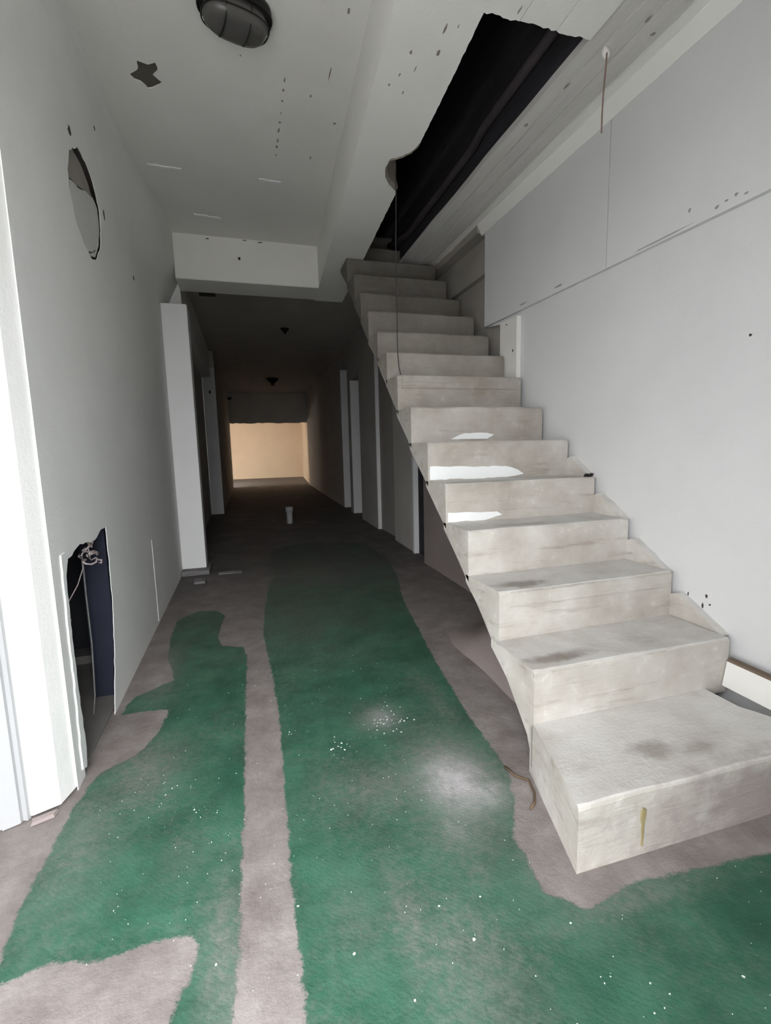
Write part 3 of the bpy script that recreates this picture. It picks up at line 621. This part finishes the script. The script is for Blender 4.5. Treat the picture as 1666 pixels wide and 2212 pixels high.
# ------------------------------------------------------------------ THINGS
# oval bulkhead lamp on the ceiling
def lamp():
    cx, cy, ang = 0.095, 2.60, math.radians(15)
    L = thing('bulkhead_lamp', 'black oval caged bulkhead lamp on the ceiling', 'lamp', (cx, cy, ZC))
    A, B = 0.165, 0.105
    def pt(a, s, z, sx=1.0):
        c, s_ = math.cos(a), math.sin(a); e = 0.75
        x = math.copysign(abs(c)**e, c)*A*s; y = math.copysign(abs(s_)**e, s_)*B*s
        return (x*math.cos(ang)-y*math.sin(ang), x*math.sin(ang)+y*math.cos(ang), z)
    n = 40
    def shell(name, prof, mat, smooth=True):
        v = [pt(2*math.pi*i/n, s, z) for s, z in prof for i in range(n)]
        f = [(j*n+i, j*n+(i+1) % n, (j+1)*n+(i+1) % n, (j+1)*n+i) for j in range(len(prof)-1) for i in range(n)]
        f += [tuple(range(n)), tuple(range((len(prof)-1)*n, len(prof)*n))]
        o = link(name, v, f, mat, L, None, smooth); return o
    shell('lamp_base', [(1.0, 0.0), (1.02, -0.012), (1.02, -0.038), (0.96, -0.046)], M_BLACK)
    shell('lamp_glass', [(0.90, -0.046), (0.90, -0.075), (0.86, -0.098), (0.74, -0.114), (0.5, -0.122), (0.2, -0.125)], M_GLASS)
    tube('cage_ring', [pt(2*math.pi*i/48, 0.93, -0.085) for i in range(49)], 0.0035, M_BLACK, L, 6)
    tube('cage_ring', [pt(2*math.pi*i/48, 1.0, -0.042) for i in range(49)], 0.007, M_BLACK, L, 6)
    for t in (-0.38, 0.30):
        pts = []
        for q in range(13):
            u_ = -1+2*q/12
            x = A*t; y = B*u_*0.98; z = -0.044-0.09*max(0, 1-abs(u_)**4)
            pts.append((x*math.cos(ang)-y*math.sin(ang), x*math.sin(ang)+y*math.cos(ang), z))
        tube('cage_wire', pts, 0.0032, M_BLACK, L, 6)
    return L
lamp()
# corridor ceiling fittings
def small_fitting(x, y, z, r, h, label, name='ceiling_rose'):
    t = thing(name, label, 'fitting', (x, y, z))
    v = []; n = 14; prof = [(r, 0), (r, -h*0.3), (r*0.7, -h*0.55), (r*0.3, -h)]
    for s, zz_ in prof: v += [(s*math.cos(2*math.pi*i/n), s*math.sin(2*math.pi*i/n), zz_) for i in range(n)]
    f = [(j*n+i, j*n+(i+1) % n, (j+1)*n+(i+1) % n, (j+1)*n+i) for j in range(3) for i in range(n)]+[tuple(range(n)), tuple(range(3*n, 4*n))]
    link('fitting_cover', v, f, M_BLACK, t, None, True)
    tube('lamp_holder', [(0, 0, -h*0.9), (0, 0, -h*1.35)], r*0.28, M_BLACK, t, 8)
small_fitting(0.91, 13.6, 3.2, 0.16, 0.14, 'black cone ceiling fitting deep in the dark corridor')
small_fitting(0.78, 8.1, 3.2, 0.07, 0.06, 'small dark ceiling fitting halfway down the dark corridor')
bx_ = thing('junction_box', 'dark junction box on the corridor ceiling just behind the white cross beam', 'box', (-0.29, 6.35, 3.2))
attach(box('box_body', -0.38, -0.20, 6.25, 6.45, 3.15, 3.2, M_BLACK, None, None, 0.006), bx_)
attach(box('box_lid', -0.385, -0.195, 6.245, 6.455, 3.138, 3.15, M_BLACK, None, None, 0.004), bx_)
tag(box('wall_plate', -0.47, -0.24, 16.975, 17.001, 2.97, 3.05, M_BLACK, None, None, 0.004), 'small dark plate on the corridor end wall above the lit doorway, left side', 'plate')

# hanging wires
tag(tube('hanging_wire', [(1.065, 3.16, 3.03), (1.072, 3.19, 2.9), (1.067, 3.2, 2.6), (1.066, 3.2, 2.2), (1.064, 3.2, 1.9), (1.072, 3.2, 1.80), (1.082, 3.19, 1.745), (1.075, 3.12, 1.7275)], 0.0034, M_WIREDARK), 'thin dark wire hanging from the broken beam edge onto the stairs', 'wire')
tag(tube('hanging_cable', [(1.672, 1.976, 3.01), (1.668, 1.973, 2.93), (1.655, 1.97, 2.80), (1.652, 1.97, 2.72), (1.648, 1.965, 2.64)], 0.0038, M_WIREPINK), 'short pinkish cable hanging at the corner of the stairwell opening', 'cable')
v = []; f = []
lump = bmesh.new(); bmesh.ops.create_icosphere(lump, subdivisions=2, radius=0.021)
for q in lump.verts: q.co = Vector((q.co.x*0.9, q.co.y*0.8, q.co.z*1.3))*(1+0.25*mnoise.noise(q.co*60))+Vector((1.675, 1.985, 2.985))
bm_link('mortar_lump', lump, M_BEAM, fs, None, True)

# wires in the low wall opening
wbun = thing('wire_bundle', 'tangle of pale pinkish wires in the low opening of the left wall', 'wires', (-0.72, 2.46, 0.80))
rnd = random.Random(5)
for i in range(7):
    p = Vector((rnd.uniform(-.02, .02), rnd.uniform(-.10, -.02), rnd.uniform(-.02, .03))); pts = [p.copy()]
    for j in range(7):
        p = p+Vector((rnd.uniform(-.015, .015), rnd.uniform(0.0, .035), rnd.uniform(-.022, .018))); pts.append(p.copy())
    tube('wire', pts, 0.004, M_WIREWHITE, wbun, 5)
tube('insulator', [(0, 0.04, -0.01), (0, 0.10, -0.015), (0.005, 0.14, -0.03)], 0.010, M_WIREWHITE, wbun, 6)
tag(tube('hanging_cable', [(-0.72, 2.38, 0.79), (-0.70, 2.32, 0.76), (-0.69, 2.2, 0.715), (-0.685, 2.08, 0.69), (-0.68, 2.0, 0.675)], 0.0022, M_WIREWHITE), 'thin pale wire stretched across the low wall opening', 'wire')
tag(tube('hanging_cable', [(-0.74, 2.46, 0.79), (-0.745, 2.47, 0.6), (-0.75, 2.49, 0.35), (-0.755, 2.47, 0.1), (-0.76, 2.44, 0.018)], 0.004, M_WIREGREY), 'grey cable hanging upright inside the low wall opening', 'cable')
tag(tube('loose_wire', [(-1.2, 2.6, 0.016), (-1.0, 2.68, 0.25), (-0.9, 2.62, 0.32), (-0.86, 2.60, 0.45)], 0.003, M_WIREGREY), 'slack grey wire at the back of the low wall opening', 'wire')

# concrete blocks at the pier foot
def rough_block(name, x0, x1, y0, y1, z1, mat, label, cat, seed):
    rnd = random.Random(seed); bm = bmesh.new(); vv, ff = boxg(x0, x1, y0, y1, 0.001, z1); q = [bm.verts.new(p) for p in vv]
    for t in ff: bm.faces.new([q[i] for i in t])
    bmesh.ops.subdivide_edges(bm, edges=list(bm.edges), cuts=2, use_grid_fill=True)
    for p in bm.verts:
        if p.co.z > 0.01: p.co += Vector((rnd.uniform(-.006, .006), rnd.uniform(-.006, .006), rnd.uniform(-.006, .004)))
    return tag(bm_link(name, bm, mat), label, cat)
rough_block('concrete_block', XL+0.006, -0.40, 5.08, 5.46, 0.048, M_BLOCK, 'grey concrete block under the foot of the white left pier', 'block', 1)
rough_block('concrete_shard', -0.52, -0.42, 4.74, 4.86, 0.022, M_BLOCK, 'small flat grey shard on the floor in front of the left pier', 'shard', 2)
rough_block('concrete_shard', -0.31, -0.08, 5.02, 5.10, 0.018, M_RUBBLE, 'long flat dark shard on the floor right of the left pier', 'shard', 3)
# pipe stub in the corridor
pp = thing('pipe_stub', 'short grey pipe stub standing up from the dark corridor floor', 'pipe', (0.71, 8.2, 0))
bm = bmesh.new(); n = 18
rings = [[bm.verts.new((r*math.cos(2*math.pi*i/n), r*math.sin(2*math.pi*i/n), z)) for i in range(n)] for r, z in ((0.050, 0), (0.055, 0.28), (0.045, 0.28), (0.045, 0.05))]
for j in range(3):
    for i in range(n): bm.faces.new((rings[j][i], rings[j][(i+1) % n], rings[j+1][(i+1) % n], rings[j+1][i]))
bm.faces.new(rings[3])
bm_link('pipe_wall', bm, M_PIPE, pp, None, True)
bm = bmesh.new()
rings = [[bm.verts.new((r*math.cos(2*math.pi*i/n), r*math.sin(2*math.pi*i/n), z)) for i in range(n)] for r, z in ((0.057, 0.20), (0.066, 0.205), (0.066, 0.285), (0.057, 0.29))]
for j in range(4):
    for i in range(n): bm.faces.new((rings[j][i], rings[j][(i+1) % n], rings[(j+1) % 4][(i+1) % n], rings[(j+1) % 4][i]))
bm_link('pipe_collar', bm, M_PIPE, pp, None, True)
# white plank beside the second step
pl = thing('white_plank', 'long white plank lying on edge between the lowest step and right wall', 'plank', (1.895, 0.985, 0.219))
bm = bmesh.new(); ns = 10; rws = []
for j in range(ns+1):
    y = -0.48+0.90*j/ns; c = 0.012*math.sin(math.pi*j/ns)
    rws.append([bm.verts.new(p) for p in ((-0.010-c, y, 0), (0.010-c, y, 0), (0.028-c, y, 0.105), (0.008-c, y, 0.105))])
for j in range(ns):
    for a in range(4): bm.faces.new((rws[j][a], rws[j][(a+1) % 4], rws[j+1][(a+1) % 4], rws[j+1][a]))
bm.faces.new(rws[0]); bm.faces.new(rws[-1][::-1])
bm_link('plank_face', bm, M_PANELW, pl)
bm = bmesh.new(); rws = []
for j in range(ns+1):
    y = -0.48+0.90*j/ns; c = 0.012*math.sin(math.pi*j/ns)
    rws.append([bm.verts.new(p) for p in ((0.006-c, y, 0.1055), (0.032-c, y, 0.1055), (0.034-c, y, 0.118), (0.012-c, y, 0.114))])
for j in range(ns):
    for a in range(4): bm.faces.new((rws[j][a], rws[j][(a+1) % 4], rws[j+1][(a+1) % 4], rws[j+1][a]))
bm.faces.new(rws[0]); bm.faces.new(rws[-1][::-1])
eb = bm_link('plank_edge', bm, M_BROWN, pl); eb['label'] = 'raw brown upper edge'
tag(tube('brown_rope', [(0.905, 1.50, 0.006), (0.915, 1.44, 0.008), (0.945, 1.40, 0.010), (0.93, 1.34, 0.008), (0.905, 1.30, 0.007), (0.875, 1.28, 0.006)], 0.005, M_FOAMBROWN), 'short brown cord on the floor beside the foot of the stairs', 'cord')
tag(rough_block('wood_splinter', 1.885, 1.925, 2.275, 2.30, 1.075, M_BLACK, '', '', 9), 'small black splinter on the right end of the fifth step', 'splinter')
bs_ = bpy.data.objects['wood_splinter']
for q in bs_.data.vertices: q.co.z = max(q.co.z, 1.0575)

# white paint flakes scattered over the floor: nobody could count them
def flakes():
    rnd = random.Random(21); verts = []; faces = []
    spots = []
    for (x, y, n_, s, big) in [(0.56, 1.95, 34, 0.06, 0.010), (0.31, 1.85, 12, 0.025, 0.012), (0.14, 2.01, 5, 0.03, 0.008), (0.62, 2.19, 14, 0.1, 0.006), (-0.23, 1.64, 4, 0.02, 0.008), (0.79, 0.76, 12, 0.05, 0.006),
                               (1.25, 0.9, 8, 0.08, 0.005), (-0.35, 1.75, 30, 0.14, 0.005), (0.3, 1.5, 60, 0.25, 0.004), (-0.3, 1.5, 50, 0.2, 0.004), (0.6, 1.2, 40, 0.3, 0.004), (0.4, 2.2, 40, 0.35, 0.005), (-0.2, 2.4, 25, 0.25, 0.004), (0.9, 0.8, 30, 0.3, 0.003)]:
        for _ in range(n_): spots.append((rnd.gauss(x, s), rnd.gauss(y, s), rnd.uniform(0.25, 1)*big*0.5))
    for (x, y, s) in [(q0, q1, q2*0.6) for q0, q1, q2 in [(0.44, 1.06, .007), (0.56, 1.05, .005), (0.49, 0.95, .008), (0.75, 0.91, .006), (0.19, 1.01, .008), (0.30, 0.87, .006), (0.07, 1.18, .006), (1.05, 0.68, .007), (-0.14, 1.09, .006), (0.62, 0.72, .005)]]: spots.append((x, y, s))
    for (x, y, s) in spots:
        if not (-0.62 < x < 1.9 and y > 0.55) or (x > 0.76 and y > 0.92): continue
        k = rnd.choice((4, 5, 6)); b0 = len(verts); el = rnd.uniform(0.5, 1.0); a0 = rnd.uniform(0, 6.28)
        ring = []
        for i in range(k):
            a = 2*math.pi*i/k; r = s*rnd.uniform(0.6, 1.1); dx, dy = r*math.cos(a), r*math.sin(a)*el
            ring.append((x+dx*math.cos(a0)-dy*math.sin(a0), y+dx*math.sin(a0)+dy*math.cos(a0)))
        for q in ring: verts.append((q[0], q[1], 0.0002))
        for q in ring: verts.append((q[0], q[1], 0.0015+rnd.uniform(0, s*0.3)))
        faces.append(tuple(range(b0+k, b0+2*k)))
        for i in range(k): faces.append((b0+i, b0+(i+1) % k, b0+k+(i+1) % k, b0+k+i))
    o = link('paint_flakes', verts, faces, M_FLAKE, None, 'stuff')
    o['label'] = 'white paint flakes scattered over the green floor'; o['category'] = 'flakes'
flakes()
